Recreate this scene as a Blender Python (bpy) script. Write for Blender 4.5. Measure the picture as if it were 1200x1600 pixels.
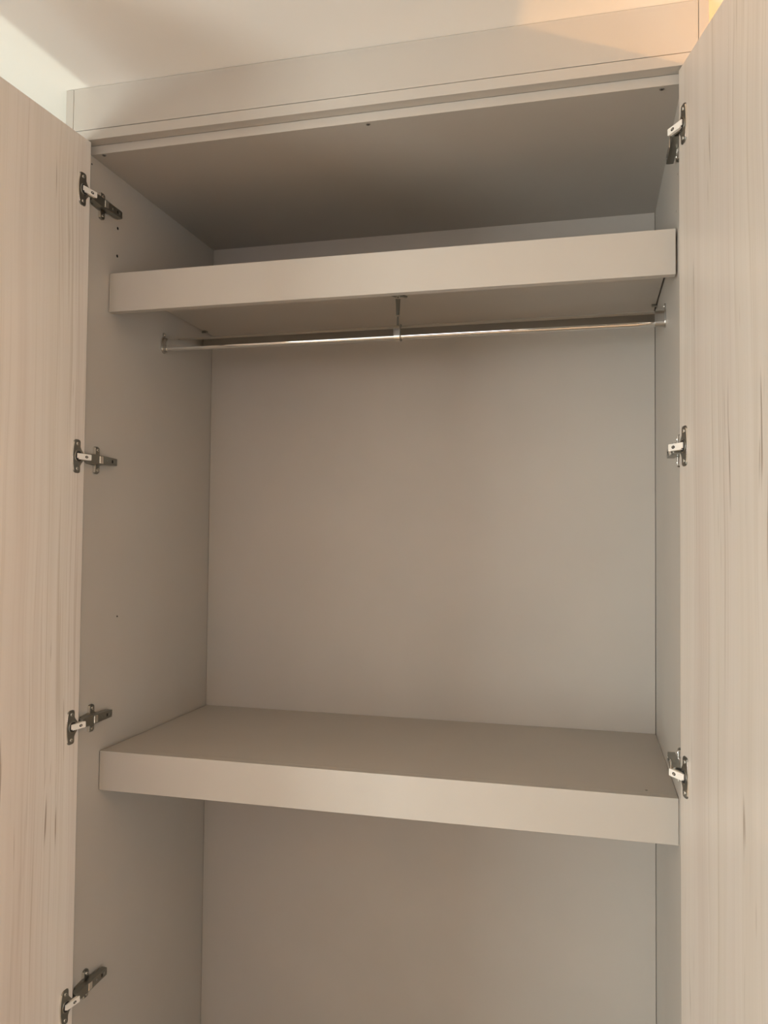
import bpy, bmesh, math
from mathutils import Vector, Matrix

for o in list(bpy.data.objects):
    bpy.data.objects.remove(o, do_unlink=True)
scene = bpy.context.scene
col = scene.collection

# ------------------------------------------------------------------ camera
cam_d = bpy.data.cameras.new('camera')
cam = bpy.data.objects.new('camera', cam_d)
col.objects.link(cam)
R_ = Vector((0.96978852, 0.24376201, 0.00950346))
U_ = Vector((-0.00113408, -0.03445163, 0.99940572))
B_ = Vector((0.24394456, -0.96922297, -0.03313436))
M = Matrix.Identity(4)
for i in range(3):
    M[i][0], M[i][1], M[i][2] = R_[i], U_[i], B_[i]
M.translation = (0.98408, -1.42749, 1.49640)
cam.matrix_world = M
cam_d.sensor_fit = 'VERTICAL'
cam_d.sensor_height = 36.0
cam_d.lens = 36.0 * 1260.376 / 1600.0
cam_d.clip_start = 0.02
scene.camera = cam

# ------------------------------------------------------------------ view
scene.view_settings.view_transform = 'Standard'
scene.view_settings.look = 'None'
scene.view_settings.gamma = 1.0
scene.view_settings.exposure = 0.06
scene.view_settings.use_curve_mapping = False

# ------------------------------------------------------------------ world and lights
world = bpy.data.worlds.new('world')
scene.world = world
world.use_nodes = True
wn = world.node_tree
wn.nodes.clear()
wo = wn.nodes.new('ShaderNodeOutputWorld')
wb = wn.nodes.new('ShaderNodeBackground')
ws = wn.nodes.new('ShaderNodeTexSky')
ws.sky_type = 'NISHITA'
ws.sun_disc = False
ws.sun_elevation = math.radians(35)
ws.sun_rotation = math.radians(200)
wb.inputs['Strength'].default_value = 0.02
wn.links.new(ws.outputs[0], wb.inputs[0])
wn.links.new(wb.outputs[0], wo.inputs[0])


def area(name, loc, target, sx, sy, power, color, spread=180):
    d = bpy.data.lights.new(name, 'AREA')
    d.shape = 'RECTANGLE'
    d.size, d.size_y, d.energy, d.color = sx, sy, power, color
    d.spread = math.radians(spread)
    o = bpy.data.objects.new(name, d)
    col.objects.link(o)
    o.location = loc
    v = Vector(target) - Vector(loc)
    o.rotation_euler = v.to_track_quat('-Z', 'Y').to_euler()
    return o


# daylight of the tall window in the left wall
area('window_daylight', (-1.97, -3.25, 0.95), (0.0, -3.25, 0.95), 1.2, 1.5, 128, (0.93, 1.0, 0.99))
# daylight of the glazed door in the wall behind the camera
area('rear_daylight', (0.0, -4.15, 1.60), (0.0, 0.0, 1.60), 0.8, 0.9, 11, (1.0, 0.90, 1.0))
# daylight of the window in the right wall
area('right_window_daylight', (3.27, -2.6, 0.95), (0.0, -2.6, 0.95), 1.6, 1.5, 28, (0.80, 0.97, 1.08))
# spot added low outside the left door, standing in for sunlit floor bounce
bd = bpy.data.lights.new('floor_bounce_fill', 'SPOT')
bd.energy = 55
bd.color = (0.90, 1.0, 0.88)
bd.spot_size = math.radians(75)
bd.spot_blend = 0.6
bd.shadow_soft_size = 0.16
bo = bpy.data.objects.new('floor_bounce_fill', bd)
col.objects.link(bo)
bo.location = (-0.25, -0.55, 0.20)
bo.rotation_euler = (math.pi, 0, 0)
# warm lamp on the wall past the right door
ld = bpy.data.lights.new('warm_room_lamp', 'POINT')
ld.energy = 112
ld.color = (1.0, 0.49, 0.15)
ld.shadow_soft_size = 0.025
lo = bpy.data.objects.new('warm_room_lamp', ld)
lo.location = (2.63, -0.70, 1.78)
col.objects.link(lo)


# ------------------------------------------------------------------ materials
def mat(name, base, rough=0.5, metal=0.0, spec=0.5):
    m = bpy.data.materials.new(name)
    m.use_nodes = True
    b = m.node_tree.nodes['Principled BSDF']
    b.inputs['Base Color'].default_value = (*base, 1)
    b.inputs['Roughness'].default_value = rough
    b.inputs['Metallic'].default_value = metal
    b.inputs['Specular IOR Level'].default_value = spec
    return m, m.node_tree, b


def noise(nt, scale, detail=2.0, mapping=None, rough=0.5, dist=0.0):
    n = nt.nodes.new('ShaderNodeTexNoise')
    n.inputs['Scale'].default_value = scale
    n.inputs['Detail'].default_value = detail
    n.inputs['Roughness'].default_value = rough
    n.inputs['Distortion'].default_value = dist
    if mapping:
        tc = nt.nodes.new('ShaderNodeTexCoord')
        mp = nt.nodes.new('ShaderNodeMapping')
        mp.inputs['Scale'].default_value = mapping[0]
        mp.inputs['Location'].default_value = mapping[1]
        nt.links.new(tc.outputs['Object'], mp.inputs['Vector'])
        nt.links.new(mp.outputs[0], n.inputs['Vector'])
    return n


def ramp(nt, src, stops):
    r = nt.nodes.new('ShaderNodeValToRGB')
    e = r.color_ramp.elements
    e[0].position, e[0].color = stops[0][0], (*stops[0][1], 1)
    e[1].position, e[1].color = stops[-1][0], (*stops[-1][1], 1)
    for p, c in stops[1:-1]:
        x = e.new(p)
        x.color = (*c, 1)
    nt.links.new(src, r.inputs[0])
    return r


def mix(nt, a, b, mode='MULTIPLY', fac=1.0):
    m = nt.nodes.new('ShaderNodeMix')
    m.data_type = 'RGBA'
    m.blend_type = mode
    m.inputs[0].default_value = fac
    nt.links.new(a, m.inputs[6])
    nt.links.new(b, m.inputs[7])
    return m.outputs[2]


def soft_variation(nt, b, base, amt, scale):
    n = noise(nt, scale, 3, ((1, 1, 1), (0, 0, 0)))
    lo_ = tuple(c * (1 - amt) for c in base)
    hi_ = tuple(min(1, c * (1 + amt)) for c in base)
    r = ramp(nt, n.outputs['Fac'], [(0.3, lo_), (0.7, hi_)])
    nt.links.new(r.outputs[0], b.inputs['Base Color'])


def bump(nt, b, scale, strength, dist=0.0005):
    n = noise(nt, scale, 4, ((1, 1, 1), (0, 0, 0)))
    bp = nt.nodes.new('ShaderNodeBump')
    bp.inputs['Strength'].default_value = strength
    bp.inputs['Distance'].default_value = dist
    nt.links.new(n.outputs['Fac'], bp.inputs['Height'])
    nt.links.new(bp.outputs[0], b.inputs['Normal'])


LAM = (0.457, 0.419, 0.370)
m_lam, nt, b = mat('cashmere_laminate', LAM, 0.42)
soft_variation(nt, b, LAM, 0.025, 5)
bump(nt, b, 900, 0.12, 0.0002)

CEI = (0.80, 0.775, 0.73)
m_ceil, nt, b = mat('ceiling_paint', CEI, 0.85)
soft_variation(nt, b, CEI, 0.015, 2.5)
bump(nt, b, 60, 0.08, 0.001)
m_wall, nt, b = mat('wall_paint', (0.72, 0.70, 0.66), 0.85)
bump(nt, b, 80, 0.1, 0.001)

m_floor, nt, b = mat('oak_floor', (0.42, 0.34, 0.26), 0.45)
n = noise(nt, 1.0, 6, ((18, 1.2, 1), (0, 0, 0)))
r = ramp(nt, n.outputs['Fac'], [(0.3, (0.36, 0.30, 0.23)), (0.7, (0.52, 0.45, 0.36))])
br = nt.nodes.new('ShaderNodeTexBrick')
tc = nt.nodes.new('ShaderNodeTexCoord')
nt.links.new(tc.outputs['Object'], br.inputs['Vector'])
br.inputs['Scale'].default_value = 1.0
br.inputs['Brick Width'].default_value = 1.4
br.inputs['Row Height'].default_value = 0.16
br.inputs['Mortar Size'].default_value = 0.002
br.inputs['Color1'].default_value = (1, 1, 1, 1)
br.inputs['Color2'].default_value = (0.82, 0.8, 0.78, 1)
br.inputs['Mortar'].default_value = (0.15, 0.1, 0.07, 1)
nt.links.new(mix(nt, r.outputs[0], br.outputs['Color']), b.inputs['Base Color'])


def wood(name, off, tint):
    m, nt, b = mat(name, (0.6, 0.5, 0.4), 0.34)
    L = nt.links
    t = lambda c: tuple(min(1.0, c[i] * tint[i]) for i in range(3))
    tc = nt.nodes.new('ShaderNodeTexCoord')
    # slow sideways wander of the grain
    wm = nt.nodes.new('ShaderNodeMapping')
    wm.inputs['Scale'].default_value = (3.0, 3.0, 1.3)
    wm.inputs['Location'].default_value = off
    L.new(tc.outputs['Object'], wm.inputs['Vector'])
    wn_ = nt.nodes.new('ShaderNodeTexNoise')
    wn_.inputs['Scale'].default_value = 1.0
    wn_.inputs['Detail'].default_value = 2.0
    L.new(wm.outputs[0], wn_.inputs['Vector'])
    sub = nt.nodes.new('ShaderNodeVectorMath')
    sub.operation = 'MULTIPLY_ADD'
    L.new(wn_.outputs['Color'], sub.inputs[0])
    sub.inputs[1].default_value = (0.045, 0.0, 0.0)
    L.new(tc.outputs['Object'], sub.inputs[2])

    def layer(sx, sz, shift, detail=2.0, rough=0.5):
        mp = nt.nodes.new('ShaderNodeMapping')
        mp.inputs['Scale'].default_value = (sx, sx * 0.3, sz)
        mp.inputs['Location'].default_value = (off[0] + shift, shift * 1.7, off[2] + shift)
        L.new(sub.outputs[0], mp.inputs['Vector'])
        n = nt.nodes.new('ShaderNodeTexNoise')
        n.inputs['Scale'].default_value = 1.0
        n.inputs['Detail'].default_value = detail
        n.inputs['Roughness'].default_value = rough
        L.new(mp.outputs[0], n.inputs['Vector'])
        return n.outputs['Fac']

    def masked(col_out, mask_out):
        """white where the mask is low, the layer where it is high"""
        mx = nt.nodes.new('ShaderNodeMix')
        mx.data_type = 'RGBA'
        L.new(mask_out, mx.inputs[0])
        mx.inputs[6].default_value = (1, 1, 1, 1)
        L.new(col_out, mx.inputs[7])
        return mx.outputs[2]

    ra = ramp(nt, layer(11, 0.30, 0.0, 3), [(0.30, t((0.545, 0.455, 0.360))), (0.46, t((0.600, 0.520, 0.420))),
                                            (0.56, t((0.585, 0.505, 0.400))), (0.72, t((0.655, 0.580, 0.480)))])
    rb = ramp(nt, layer(45, 0.7, 3.0, 3, 0.6), [(0.30, (0.945, 0.935, 0.925)), (0.55, (1, 1, 1)), (0.75, (1.0, 1.0, 1.0))])
    # clusters of hair-thin dark and pale lines
    rc = ramp(nt, layer(190, 1.6, 6.0, 3), [(0.34, (0.84, 0.81, 0.77)), (0.44, (1, 1, 1))])
    mk = ramp(nt, layer(14, 0.7, 9.0, 1), [(0.48, (0, 0, 0)), (0.62, (1, 1, 1))])
    rd = ramp(nt, layer(300, 1.1, 12.0, 1), [(0.30, (0.95, 0.94, 0.93)), (0.42, (1, 1, 1))])
    # sparse dark cracks
    re_ = ramp(nt, layer(120, 5.0, 15.0, 1), [(0.25, (0.50, 0.44, 0.38)), (0.33, (1, 1, 1))])
    mk2 = ramp(nt, layer(9, 2.2, 21.0, 1), [(0.56, (0, 0, 0)), (0.63, (1, 1, 1))])
    c = mix(nt, ra.outputs[0], rb.outputs[0])
    c = mix(nt, c, masked(rc.outputs[0], mk.outputs[0]))
    c = mix(nt, c, rd.outputs[0])
    c = mix(nt, c, masked(re_.outputs[0], mk2.outputs[0]))
    L.new(c, b.inputs['Base Color'])
    bp = nt.nodes.new('ShaderNodeBump')
    bp.inputs['Strength'].default_value = 0.08
    bp.inputs['Distance'].default_value = 0.0004
    L.new(rb.outputs[0], bp.inputs['Height'])
    L.new(bp.outputs[0], b.inputs['Normal'])
    return m


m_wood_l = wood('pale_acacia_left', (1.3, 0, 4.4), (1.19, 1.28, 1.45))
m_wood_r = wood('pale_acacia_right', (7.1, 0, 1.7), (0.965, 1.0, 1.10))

m_bracket, _, _ = mat('satin_bracket', (0.52, 0.50, 0.46), 0.30, 1.0)
m_screw, _, _ = mat('dull_screw', (0.55, 0.54, 0.50), 0.42, 1.0)
m_nickel, nt, b = mat('nickel_plate', (0.29, 0.285, 0.255), 0.36, 1.0)
bump(nt, b, 400, 0.08, 0.0002)
m_rim, _, _ = mat('polished_steel', (0.83, 0.80, 0.74), 0.22, 1.0)
m_link, _, _ = mat('bright_zinc_link', (0.96, 0.92, 0.85), 0.40, 0.25)
m_chrome, _, _ = mat('chrome', (0.80, 0.79, 0.77), 0.07, 1.0)
m_dark, _, _ = mat('dark_hole', (0.02, 0.018, 0.016), 0.7)
m_cap, _, _ = mat('grey_screw_cap', (0.16, 0.14, 0.12), 0.5)
m_frame, _, _ = mat('white_window_frame', (0.8, 0.8, 0.78), 0.4)
m_glass, nt, b = mat('window_glass', (1, 1, 1), 0.0)
b.inputs['Transmission Weight'].default_value = 1.0
b.inputs['IOR'].default_value = 1.45


# ------------------------------------------------------------------ geometry helpers
def bx(bm, x0, x1, y0, y1, z0, z1, mi=0):
    vs = [bm.verts.new((x, y, z)) for x in (x0, x1) for y in (y0, y1) for z in (z0, z1)]
    for f in ((0, 1, 3, 2), (4, 6, 7, 5), (0, 4, 5, 1), (2, 3, 7, 6), (0, 2, 6, 4), (1, 5, 7, 3)):
        bm.faces.new([vs[i] for i in f]).material_index = mi


def prism(bm, pts, fn, t0, t1, mi=0, inset=0.0):
    """extrude a 2-D outline; fn(a, b, t) gives the point; inset shrinks the far face (a bevelled rim)"""
    n = len(pts)
    cx = sum(p[0] for p in pts) / n
    cy = sum(p[1] for p in pts) / n
    def shr(p, d):
        v = Vector((p[0] - cx, p[1] - cy))
        l = max(v.length, 1e-6)
        return (p[0] - v.x / l * d, p[1] - v.y / l * d)
    rings = [[fn(p[0], p[1], t0) for p in pts]]
    if inset:
        rings.append([fn(p[0], p[1], t1 - (t1 - t0) * 0.4) for p in pts])
        rings.append([fn(*shr(p, inset), t1) for p in pts])
    else:
        rings.append([fn(p[0], p[1], t1) for p in pts])
    vr = [[bm.verts.new(q) for q in r] for r in rings]
    bm.faces.new(vr[0]).material_index = mi
    bm.faces.new(vr[-1]).material_index = mi
    for a, c in zip(vr, vr[1:]):
        for i in range(n):
            bm.faces.new((a[i], a[(i + 1) % n], c[(i + 1) % n], c[i])).material_index = mi


def cyl(bm, a, b_, r0, r1=None, seg=20, mi=0, caps=True):
    a, b_ = Vector(a), Vector(b_)
    r1 = r0 if r1 is None else r1
    d = (b_ - a).normalized()
    u = d.orthogonal().normalized()
    v = d.cross(u)
    A = [bm.verts.new(a + r0 * (math.cos(t) * u + math.sin(t) * v)) for t in [2 * math.pi * i / seg for i in range(seg)]]
    Bv = [bm.verts.new(b_ + r1 * (math.cos(t) * u + math.sin(t) * v)) for t in [2 * math.pi * i / seg for i in range(seg)]]
    for i in range(seg):
        bm.faces.new((A[i], A[(i + 1) % seg], Bv[(i + 1) % seg], Bv[i])).material_index = mi
    if caps:
        bm.faces.new(A).material_index = mi
        bm.faces.new(Bv).material_index = mi


def obj(name, bm, mats, parent=None, bevel=0.0, smooth=False, seg=2, shift=None):
    bmesh.ops.recalc_face_normals(bm, faces=bm.faces[:])
    me = bpy.data.meshes.new(name)
    bm.to_mesh(me)
    bm.free()
    for m in (mats if isinstance(mats, (list, tuple)) else [mats]):
        me.materials.append(m)
    o = bpy.data.objects.new(name, me)
    col.objects.link(o)
    if parent:
        o.parent = parent
    if smooth:
        for p in me.polygons:
            p.use_smooth = True
    if bevel:
        md = o.modifiers.new('bevel', 'BEVEL')
        md.width = bevel
        md.segments = seg
        md.limit_method = 'ANGLE'
        md.angle_limit = math.radians(40)
    if smooth:
        ws_ = o.modifiers.new('wn', 'WEIGHTED_NORMAL')
        ws_.keep_sharp = True
        for e in me.edges:
            pass
        me.set_sharp_from_angle(angle=math.radians(45))
    return o


def box_obj(name, dims, m, parent=None, bevel=0.0006):
    bm = bmesh.new()
    bx(bm, *dims)
    return obj(name, bm, m, parent, bevel)


def struct(o):
    o['kind'] = 'structure'
    return o


def holes_cut(target, cuts):
    """cut real round holes: cuts = [(a, b, r)]"""
    bm = bmesh.new()
    for a, b_, r in cuts:
        cyl(bm, a, b_, r, seg=16, mi=0)
    bmesh.ops.recalc_face_normals(bm, faces=bm.faces[:])
    me = bpy.data.meshes.new('cut')
    bm.to_mesh(me)
    bm.free()
    me.materials.append(m_dark)
    c = bpy.data.objects.new('cut', me)
    col.objects.link(c)
    md = target.modifiers.new('holes', 'BOOLEAN')
    md.operation = 'DIFFERENCE'
    md.solver = 'EXACT'
    md.object = c
    md.material_mode = 'TRANSFER'
    bpy.context.view_layer.update()
    dg = bpy.context.evaluated_depsgraph_get()
    ev = target.evaluated_get(dg)
    nm = bpy.data.meshes.new_from_object(ev)
    target.modifiers.clear()
    target.data = nm
    bpy.data.objects.remove(c, do_unlink=True)


# ------------------------------------------------------------------ the room
ZC = 2.4008           # ceiling height
XL, XR, YR, YB = -2.0, 3.3, -4.2, 0.60
struct(box_obj('floor', (XL - .1, XR + .1, YR - .1, YB + .1, -0.1, 0.0), m_floor, bevel=0))
struct(box_obj('ceiling', (XL - .1, XR + .1, YR - .1, YB + .1, ZC, ZC + 0.1), m_ceil, bevel=0))
struct(box_obj('wall_back', (XL - .1, XR + .1, YB, YB + .1, 0, ZC), m_wall, bevel=0))


def wall_with_opening(name, axis, pos, a0, a1, oa0, oa1, oz0, oz1):
    bm = bmesh.new()
    for (p, q, z0, z1) in ((a0, oa0, 0, ZC), (oa1, a1, 0, ZC), (oa0, oa1, 0, oz0), (oa0, oa1, oz1, ZC)):
        if q - p < 1e-4 or z1 - z0 < 1e-4:
            continue
        if axis == 'x':
            bx(bm, pos - .1, pos, p, q, z0, z1)
        elif axis == 'xr':
            bx(bm, pos, pos + .1, p, q, z0, z1)
        else:
            bx(bm, p, q, pos - .1, pos, z0, z1)
    return struct(obj(name, bm, m_wall))


def window(name, axis, pos, a0, a1, z0, z1):
    def pb(bm, p, q, za, zb, t0, t1):
        if axis == 'x':
            bx(bm, pos + t0, pos + t1, p, q, za, zb)
        elif axis == 'xr':
            bx(bm, pos - t1, pos - t0, p, q, za, zb)
        else:
            bx(bm, p, q, pos + t0, pos + t1, za, zb)
    bm = bmesh.new()
    f = 0.05
    mid = (a0 + a1) / 2
    pb(bm, a0, a0 + f, z0, z1, -.08, -.03)
    pb(bm, a1 - f, a1, z0, z1, -.08, -.03)
    pb(bm, a0 + f, a1 - f, z0, z0 + f, -.08, -.03)
    pb(bm, a0 + f, a1 - f, z1 - f, z1, -.08, -.03)
    pb(bm, mid - f / 2, mid + f / 2, z0 + f, z1 - f, -.08, -.03)
    w = struct(obj(name, bm, m_frame))
    bm = bmesh.new()
    pb(bm, a0 + f, mid - f / 2, z0 + f, z1 - f, -.058, -.052)
    pb(bm, mid + f / 2, a1 - f, z0 + f, z1 - f, -.058, -.052)
    obj('window_pane', bm, m_glass, w)
    return w


wall_with_opening('wall_left', 'x', XL, YR, YB, -3.88, -2.62, 0.15, 1.75)
window('window_1', 'x', XL, -3.88, -2.62, 0.15, 1.75)
wall_with_opening('wall_right', 'xr', XR, YR, YB, -3.45, -1.75, 0.15, 1.75)
window('window_3', 'xr', XR, -3.45, -1.75, 0.15, 1.75)
wall_with_opening('wall_rear', 'y', YR, XL, XR, -0.45, 1.45, 0.0, 2.25)
window('window_2', 'y', YR, -0.45, 1.45, 0.0, 2.25)

# ------------------------------------------------------------------ the wardrobe
W, D = 1.14, 0.557
T = 0.018
ZS = 1.05                 # top of the middle shelf
ZTOP = 2.2746             # underside of the top panel
ZF0, ZF2 = 2.2922, 2.3130
YF = -0.0252
XA, XB, XC, XD = -0.0428, -0.0249, 1.1631, 1.1801

ward = bpy.data.objects.new('wardrobe', None)
col.objects.link(ward)
ward.empty_display_size = 0.2
ward['label'] = 'open greige wardrobe with wood-grain doors, two shelves and a chrome rail, reaching the ceiling'
ward['category'] = 'wardrobe'

side_l = box_obj('side_panel', (-T, 0, 0.0, D + 0.012, 0.08, ZF0), m_lam, ward, 0)
side_r = box_obj('side_panel', (W, W + T, 0.0, D + 0.012, 0.08, ZF0), m_lam, ward, 0)
cuts = [((-0.010, y, z), (0.01, y, z), r) for y, z, r in
        ((0.101, 2.1611, .0033), (0.101, 2.1009, .0033), (0.1289, 1.3234, .0020), (0.0035, 2.2576, .0018))]
holes_cut(side_l, cuts)
cuts = [((W - 0.01, y, z), (W + 0.010, y, z), r) for y, z, r in
        ((0.0687, 2.1491, .0022), (0.0911, 2.0913, .0022))]
holes_cut(side_r, cuts)
box_obj('light_stop_strip', (-T, -0.0008, -0.0200, -0.0001, 0.085, ZF0 - 0.004), m_lam, side_l, 0)  # unseen strip added to block light leaking through the hinge gap
box_obj('light_stop_strip', (W + 0.0008, W + T, -0.0100, -0.0001, 0.085, ZF0 - 0.004), m_lam, side_r, 0)  # matching added strip behind the right door, also out of sight
top = box_obj('top_panel', (0, W, 0.0, D + 0.012, ZTOP, ZF0), m_lam, ward, 0)
box_obj('back_panel', (0.0010, W - 0.0012, D, D + 0.008, 0.08, ZTOP), m_lam, ward, 0)
box_obj('bottom_panel', (0, W, 0.0, D, 0.08, 0.098), m_lam, ward, 0)
box_obj('plinth', (XB, XC, 0.03, 0.048, 0.0, 0.08), m_lam, ward, 0)
for x0, x1 in ((XA, XB - .0008), (XC + .0008, XD)):
    box_obj('end_panel', (x0, x1, YF, YB - 0.003, 0.0, ZC - .0005), m_lam, ward, 0.0008)
box_obj('cornice_board', (XB, XC, YF, -0.0005, ZF2 + .0007, ZC - .0005), m_lam, ward, 0.0006)
box_obj('cornice_strip', (XB, XC, YF, -0.0005, ZF0, ZF2 - .0004), m_lam, ward, 0.0006)

for x, y in ((0.026, 0.0065), (0.5844, 0.0091), (1.1082, 0.0096)):      # screw heads under the top panel
    bm = bmesh.new()
    cyl(bm, (x, y, ZTOP + .002), (x, y, ZTOP - .0010), 0.0046, 0.0040, 18)
    cyl(bm, (x, y, ZTOP - .0009), (x, y, ZTOP - .0013), 0.0018, 0.0018, 6, mi=1)
    obj('screw', bm, [m_cap, m_dark], ward)


def shelf(z_top, fascia_h, board_t, x0, x1, name='shelf'):
    o = box_obj(name, (x0 + 0.0022, x1, 0.0724 + T, D - 0.0015, z_top - board_t, z_top), m_lam, ward, 0.0003)
    f = box_obj('shelf_fascia', (x0, x1, 0.0724, 0.0724 + T, z_top - fascia_h, z_top), m_lam, o, 0.0007)
    return o


sh2 = shelf(ZS, 0.0806, T, 0.0014, W - 0.0006)
sh1 = shelf(2.0532, 0.0822, 0.0144, 0.0012, W - 0.0034)
bm = bmesh.new()
cyl(bm, (1.088, 0.106, ZS - .0005), (1.088, 0.106, ZS + .0006), 0.0024, 0.0022, 16)
obj('screw', bm, m_cap, sh2)
ZU = 2.0532 - 0.0144
for x, sgn in ((0.0, 1), (W, -1)):                                       # shelf support pegs seen under the upper shelf
    bm = bmesh.new()
    cyl(bm, (x + sgn * .0001, 0.500, ZU - .0032), (x + sgn * .0115, 0.500, ZU - .0032), 0.0028, 0.0028, 14)
    bx(bm, *sorted((x + sgn * .004, x + sgn * .013)), 0.494, 0.508, ZU - .0022, ZU - .0004)
    obj('shelf_peg', bm, m_nickel, ward, 0.0003)

# ------------------------------------------------------------------ doors
DT = 0.019
Z0D, Z1D = 0.085, ZF0 - 0.0036
DW = 0.588


def make_door(hx, hy, ang, sgn, m):
    """local frame: +x away from the hinge edge, y through the thickness, inner face at y = 0"""
    bm = bmesh.new()
    y0, y1 = (-DT, 0.0)
    bx(bm, 0, DW, y0, y1, Z0D, Z1D)
    o = obj('door', bm, m, ward, 0.0012)
    return o


LA, RA = 0.0595, 0.2466
LP = Vector((0.0153, -0.0223, 0))
RP = Vector((1.1330, -0.0164, 0))
# directions: along the door away from the hinge, and inner-face normal
LU, LN = Vector((-math.sin(LA), -math.cos(LA), 0)), Vector((math.cos(LA), -math.sin(LA), 0))
RU, RN = Vector((math.sin(RA), -math.cos(RA), 0)), Vector((-math.cos(RA), -math.sin(RA), 0))


def place(o, P, U, N):
    z = U.cross(N)
    m = Matrix.Identity(4)
    for i in range(3):
        m[i][0], m[i][1], m[i][2] = U[i], N[i], (0, 0, 1)[i]
    m.translation = P
    o.matrix_local = m


def door_mesh(P, U, N, m, label):
    """a door modelled in its own frame (rotated, never mirrored)"""
    h = U.cross(N).z
    bm = bmesh.new()
    if h > 0:
        bx(bm, 0, DW, -DT, 0, Z0D, Z1D)
        rot = math.atan2(U.y, U.x)
    else:
        bx(bm, -DW, 0, -DT, 0, Z0D, Z1D)
        rot = math.atan2(-U.y, -U.x)
    o = obj('door', bm, m, ward, 0.0010)
    o.location = P
    o.rotation_euler = (0, 0, rot)
    o['label'] = label
    return o


door_l = door_mesh(LP, LU, LN, m_wood_l, 'left door in pale vertical wood grain, swung open')
door_r = door_mesh(RP, RU, RN, m_wood_r, 'right door in pale vertical wood grain, swung open')


# ------------------------------------------------------------------ hinges
def plate_outline():
    pts = []
    for i in range(13):                      # gently bowed far side
        t = -1 + 2 * i / 12
        pts.append((0.0375 - 0.0040 * t * t, 0.0275 * t))
    pts += [(0.0325, 0.0305), (0.0300, 0.0322), (0.0270, 0.0330), (0.0190, 0.0330), (0.0158, 0.0318), (0.0145, 0.0288),
            (0.0145, 0.0195), (0.0115, 0.0150), (0.0068, 0.0100), (0.0048, 0.0060)]
    low = [(a, -b) for a, b in pts[13:][::-1]]
    return pts + low


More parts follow.
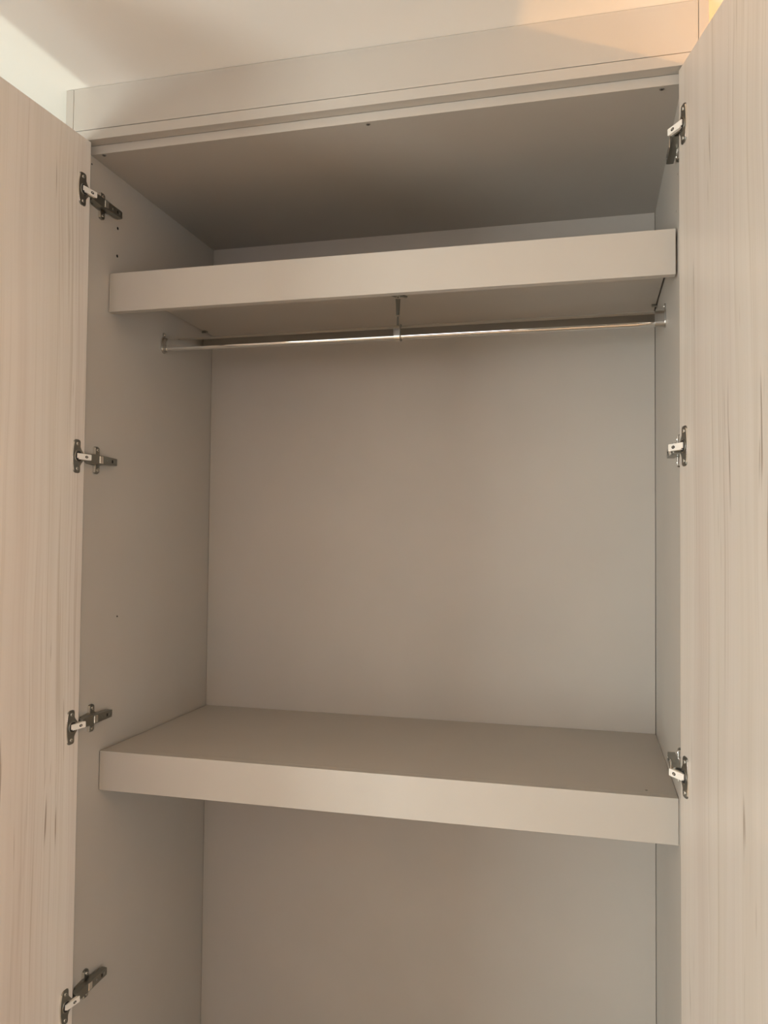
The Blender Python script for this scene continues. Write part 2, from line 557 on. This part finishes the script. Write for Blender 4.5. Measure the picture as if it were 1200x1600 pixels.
def hinge(z, P, U, N, mirror):
    """all of one concealed hinge; mirror flips the cabinet side"""
    def dp(u, n, zz):
        return P + U * u + N * n + Vector((0, 0, z + zz))
    def cp(x, y, zz):
        return Vector(((W - x) if mirror else x, y, z + zz))
    # arm bolted to the side panel: a folded channel that tapers towards the back
    bm = bmesh.new()
    prof = [(-0.0130, 0.0082), (0.010, 0.0098), (0.034, 0.0098), (0.055, 0.0086), (0.091, 0.0074)]
    ring = [(y, h) for y, h in prof]
    for xa, xb in ((0.0050, 0.0175),):
        pts = [(y, h) for y, h in ring] + [(y, -h) for y, h in ring[::-1]]
        prism(bm, pts, lambda a, b_, t: cp(t, a, b_), xa, xb, 0, 0.0006)
    bx_pts = lambda y0, y1, h: [(y0, -h), (y1, -h), (y1, h), (y0, h)]
    prism(bm, bx_pts(0.0695, 0.0745, 0.0032), lambda a, b_, t: cp(t, a, b_), 0.0170, 0.0179, 1)       # slot
    prism(bm, bx_pts(0.026, 0.0385, 0.0076), lambda a, b_, t: cp(t, a, b_), 0.0170, 0.0187, 2, 0.0008)  # raised pad
    cyl(bm, cp(0.0172, 0.0825, 0), cp(0.0182, 0.0825, 0), 0.0036, 0.0032, 18, 0)
    cyl(bm, cp(0.0172, 0.0560, 0), cp(0.0182, 0.0560, 0), 0.0030, 0.0026, 18, 0)
    cyl(bm, cp(0.0150, -0.0130, -0.0085), cp(0.0150, -0.0130, 0.0085), 0.0036, 0.0036, 16, 0)           # pivot barrel
    h = obj('hinge', bm, [m_nickel, m_dark, m_rim], ward, 0.0004)
    # mounting plate (a cross-shaped foot) on the side panel
    bm = bmesh.new()
    o_ = []
    for sg in (1, -1):
        seq = [(0.0470, 0.0110), (0.0455, 0.0140), (0.0452, 0.0240), (0.0435, 0.0268), (0.0400, 0.0280),
               (0.0330, 0.0275), (0.0300, 0.0258), (0.0285, 0.0225), (0.0280, 0.0120), (0.0030, 0.0095)]
        o_ += [(a, b_ * sg) for a, b_ in (seq if sg == 1 else seq[::-1])]
    o_ = o_ + [(0.0580, -0.0080), (0.0580, 0.0080)]
    prism(bm, o_, lambda a, b_, t: cp(t, a, b_), 0.0, 0.0052, 0, 0.0012)
    obj('mounting_plate', bm, m_nickel, h, 0.0003)
    for sg in (1, -1):
        bm = bmesh.new()
        cyl(bm, cp(0.0045, 0.0375, sg * 0.0200), cp(0.0066, 0.0375, sg * 0.0200), 0.0038, 0.0030, 18, 0)
        bx_ = [cp(0.0067, 0.0375, sg * 0.0200)]
        cyl(bm, cp(0.0060, 0.0375, sg * 0.0200), cp(0.0068, 0.0375, sg * 0.0200), 0.0013, 0.0013, 4, 1)
        obj('screw', bm, [m_rim, m_dark], h)
        bm = bmesh.new()                      # bright folded lip of the plate
        prism(bm, [(0.0268, sg * 0.0105), (0.0290, sg * 0.0105), (0.0290, sg * 0.0262), (0.0268, sg * 0.0255)],
              lambda a, b_, t: cp(t, a, b_), 0.0004, 0.0064, 0)
        obj('plate_lip', bm, m_rim, h, 0.0004)
    # cup plate screwed to the door
    bm = bmesh.new()
    out = plate_outline()
    prism(bm, out, lambda a, b_, t: dp(a, t, b_), 0.0, 0.0022, 0, 0.0009)
    # polished far rim
    rim = [(a, b_) for a, b_ in out[:13]]
    rim2 = rim + [(a - 0.0018, b_ * 0.985) for a, b_ in rim[::-1]]
    prism(bm, rim2, lambda a, b_, t: dp(a + .0004, t, b_), 0.0001, 0.0026, 2)
    # the cup: dark opening with a low collar
    cup = [(0.0205 + 0.0125 * math.cos(t) * (0.9), 0.0118 * math.sin(t)) for t in [2 * math.pi * i / 28 for i in range(28)]]
    prism(bm, cup, lambda a, b_, t: dp(a, t, b_), 0.0015, 0.0032, 0, 0.0010)
    cup = [(0.0205 + 0.0100 * math.cos(t), 0.0098 * math.sin(t)) for t in [2 * math.pi * i / 28 for i in range(28)]]
    prism(bm, cup, lambda a, b_, t: dp(a, t, b_), 0.0020, 0.0035, 1)
    obj('cup_plate', bm, [m_nickel, m_dark, m_rim], h, 0.0002)
    for sg in (1, -1):
        bm = bmesh.new()
        c0 = (0.0235, sg * 0.0245)
        cyl(bm, dp(c0[0], 0.0018, c0[1]), dp(c0[0], 0.0036, c0[1]), 0.0036, 0.0028, 18, 0)
        cyl(bm, dp(c0[0], 0.0030, c0[1]), dp(c0[0], 0.0038, c0[1]), 0.0012, 0.0012, 4, 1)
        obj('screw', bm, [m_screw, m_dark], h)
    # bright link between cup and arm
    A = dp(0.0265, 0.0035, 0)
    Bp = cp(0.0225, -0.0130, 0)
    d = (Bp - A)
    L_ = d.length
    d.normalize()
    nn = Vector((-d.y, d.x, 0)) if not mirror else Vector((d.y, -d.x, 0))
    if nn.dot(Vector((-1 if mirror else 1, -0.3, 0))) < 0:
        nn = -nn
    def lp(a, b_, t):
        return A + d * a + nn * t + Vector((0, 0, b_))
    bm = bmesh.new()
    o2 = [(0.004, -0.0058), (L_, -0.0058), (L_ + 0.001, -0.0048), (L_ + 0.001, 0.0048), (L_, 0.0058), (0.0, 0.0058), (0.0, -0.0036), (0.004, -0.0036)]
    prism(bm, o2, lp, 0.0, 0.0022, 0)
    for sg in (1, -1):
        prism(bm, [(0.004, sg * 0.0058), (L_ - .002, sg * 0.0058), (L_ - .002, sg * 0.0046), (0.004, sg * 0.0046)], lp, -0.0035, 0.0004, 0)
    slot = [(L_ * 0.66 + 0.0042 * math.cos(t), 0.0027 * math.sin(t)) for t in [2 * math.pi * i / 20 for i in range(20)]]
    prism(bm, slot, lp, 0.0018, 0.0025, 1)
    cyl(bm, lp(L_ * 0.66, 0, 0.0018), lp(L_ * 0.66, 0, 0.0030), 0.0017, 0.0015, 14, 2)
    ln = obj('hinge_link', bm, [m_link, m_dark, m_rim], h, 0.0005)
    ln['label'] = 'bright steel link of the hinge'
    # dark inner lever under the link
    bm = bmesh.new()
    prism(bm, [(0.007, -0.0078), (L_ + .002, -0.0078), (L_ + .002, 0.0070), (0.007, 0.0070)], lp, -0.0052, -0.0036, 0)
    obj('inner_lever', bm, m_nickel, h, 0.0005)
    return h


for z in (2.1835, 1.6525, 1.1250, 0.5930):
    hinge(z, LP, LU, LN, False)
for z in (2.1855, 1.6520, 1.1180, 0.5930):
    hinge(z, RP, RU, RN, True)

# ------------------------------------------------------------------ hanging rail
YRL = 0.3035
ZR = 1.9535
RH, RW = 0.030, 0.015


def oval(h, w, n=12):
    pts = []
    r = w / 2
    for i in range(n + 1):
        t = math.pi * i / n
        pts.append((r * math.cos(t), h / 2 - r + r * math.sin(t)))
    for i in range(n + 1):
        t = math.pi + math.pi * i / n
        pts.append((r * math.cos(t), -h / 2 + r + r * math.sin(t)))
    return pts


bm = bmesh.new()
prism(bm, oval(RH, RW), lambda a, b_, t: Vector((t, YRL + a, ZR + b_)), 0.003, W - 0.003)
rail = obj('hanging_rail', bm, m_chrome, ward, 0, True)
rail['label'] = 'chrome hanging rail'
for x0, sg in ((0.0, 1), (W, -1)):
    bm = bmesh.new()
    prism(bm, oval(RH + .010, RW + .010), lambda a, b_, t: Vector((x0 + sg * t, YRL + a, ZR + b_ + .001)), 0.0, 0.0028, 0, 0.0008)
    o = oval(RH + .0034, RW + .0034)
    prism(bm, [p for p in o], lambda a, b_, t: Vector((x0 + sg * t, YRL + a, ZR + b_)), 0.002, 0.0115 if sg > 0 else 0.021, 0)
    prism(bm, [(-.0055, .012), (.0055, .012), (.0055, .028), (.003, .0305), (-.003, .0305), (-.0055, .028)],
          lambda a, b_, t: Vector((x0 + sg * t, YRL + a, ZR + b_)), 0.0, 0.0026, 0)
    cyl(bm, (x0 + sg * .002, YRL, ZR + .0250), (x0 + sg * .0042, YRL, ZR + .0250), 0.0030, 0.0024, 14, 1)
    obj('end_bracket', bm, [m_bracket, m_rim], rail, 0.0003, True)
# middle support hanging from the upper shelf
XS = 0.5760
bm = bmesh.new()
zt = ZU
cyl(bm, (XS, YRL, zt - .0004), (XS, YRL, zt - .0040), 0.0105, 0.0075, 24, 0)
for sg in (1, -1):
    cyl(bm, (XS + sg * .006, YRL + .0, zt - .0016), (XS + sg * .0165, YRL + .014 * sg, zt - .0012), 0.0036, 0.0030, 12, 0)
    cyl(bm, (XS + sg * .0155, YRL + .013 * sg, zt - .0014), (XS + sg * .0155, YRL + .013 * sg, zt - .0044), 0.0026, 0.0020, 12, 1)
cyl(bm, (XS, YRL, zt - .003), (XS, YRL, zt - .0085), 0.0052, 0.0044, 20, 1)
cyl(bm, (XS, YRL, zt - .0085), (XS, YRL, zt - .0100), 0.0060, 0.0060, 20, 1)
cyl(bm, (XS, YRL, zt - .0100), (XS, YRL, zt - .0460), 0.0052, 0.0036, 20, 0)
cyl(bm, (XS, YRL, zt - .0460), (XS, YRL, zt - .0490), 0.0046, 0.0046, 20, 1)
cyl(bm, (XS, YRL, zt - .0490), (XS, YRL, ZR + RH / 2 + .0005), 0.0026, 0.0026, 16, 0)
sup = obj('rail_support', bm, [m_nickel, m_chrome], rail, 0.0002, True)
bm = bmesh.new()
prism(bm, oval(RH + .005, RW + .005), lambda a, b_, t: Vector((t, YRL + a, ZR + b_)), XS - .0075, XS + .0075, 0)
prism(bm, oval(RH + .0075, RW + .0075), lambda a, b_, t: Vector((t, YRL + a, ZR + b_)), XS + .0060, XS + .0082, 1)
obj('rail_clip', bm, [m_rim, m_nickel], rail, 0.0003, True)
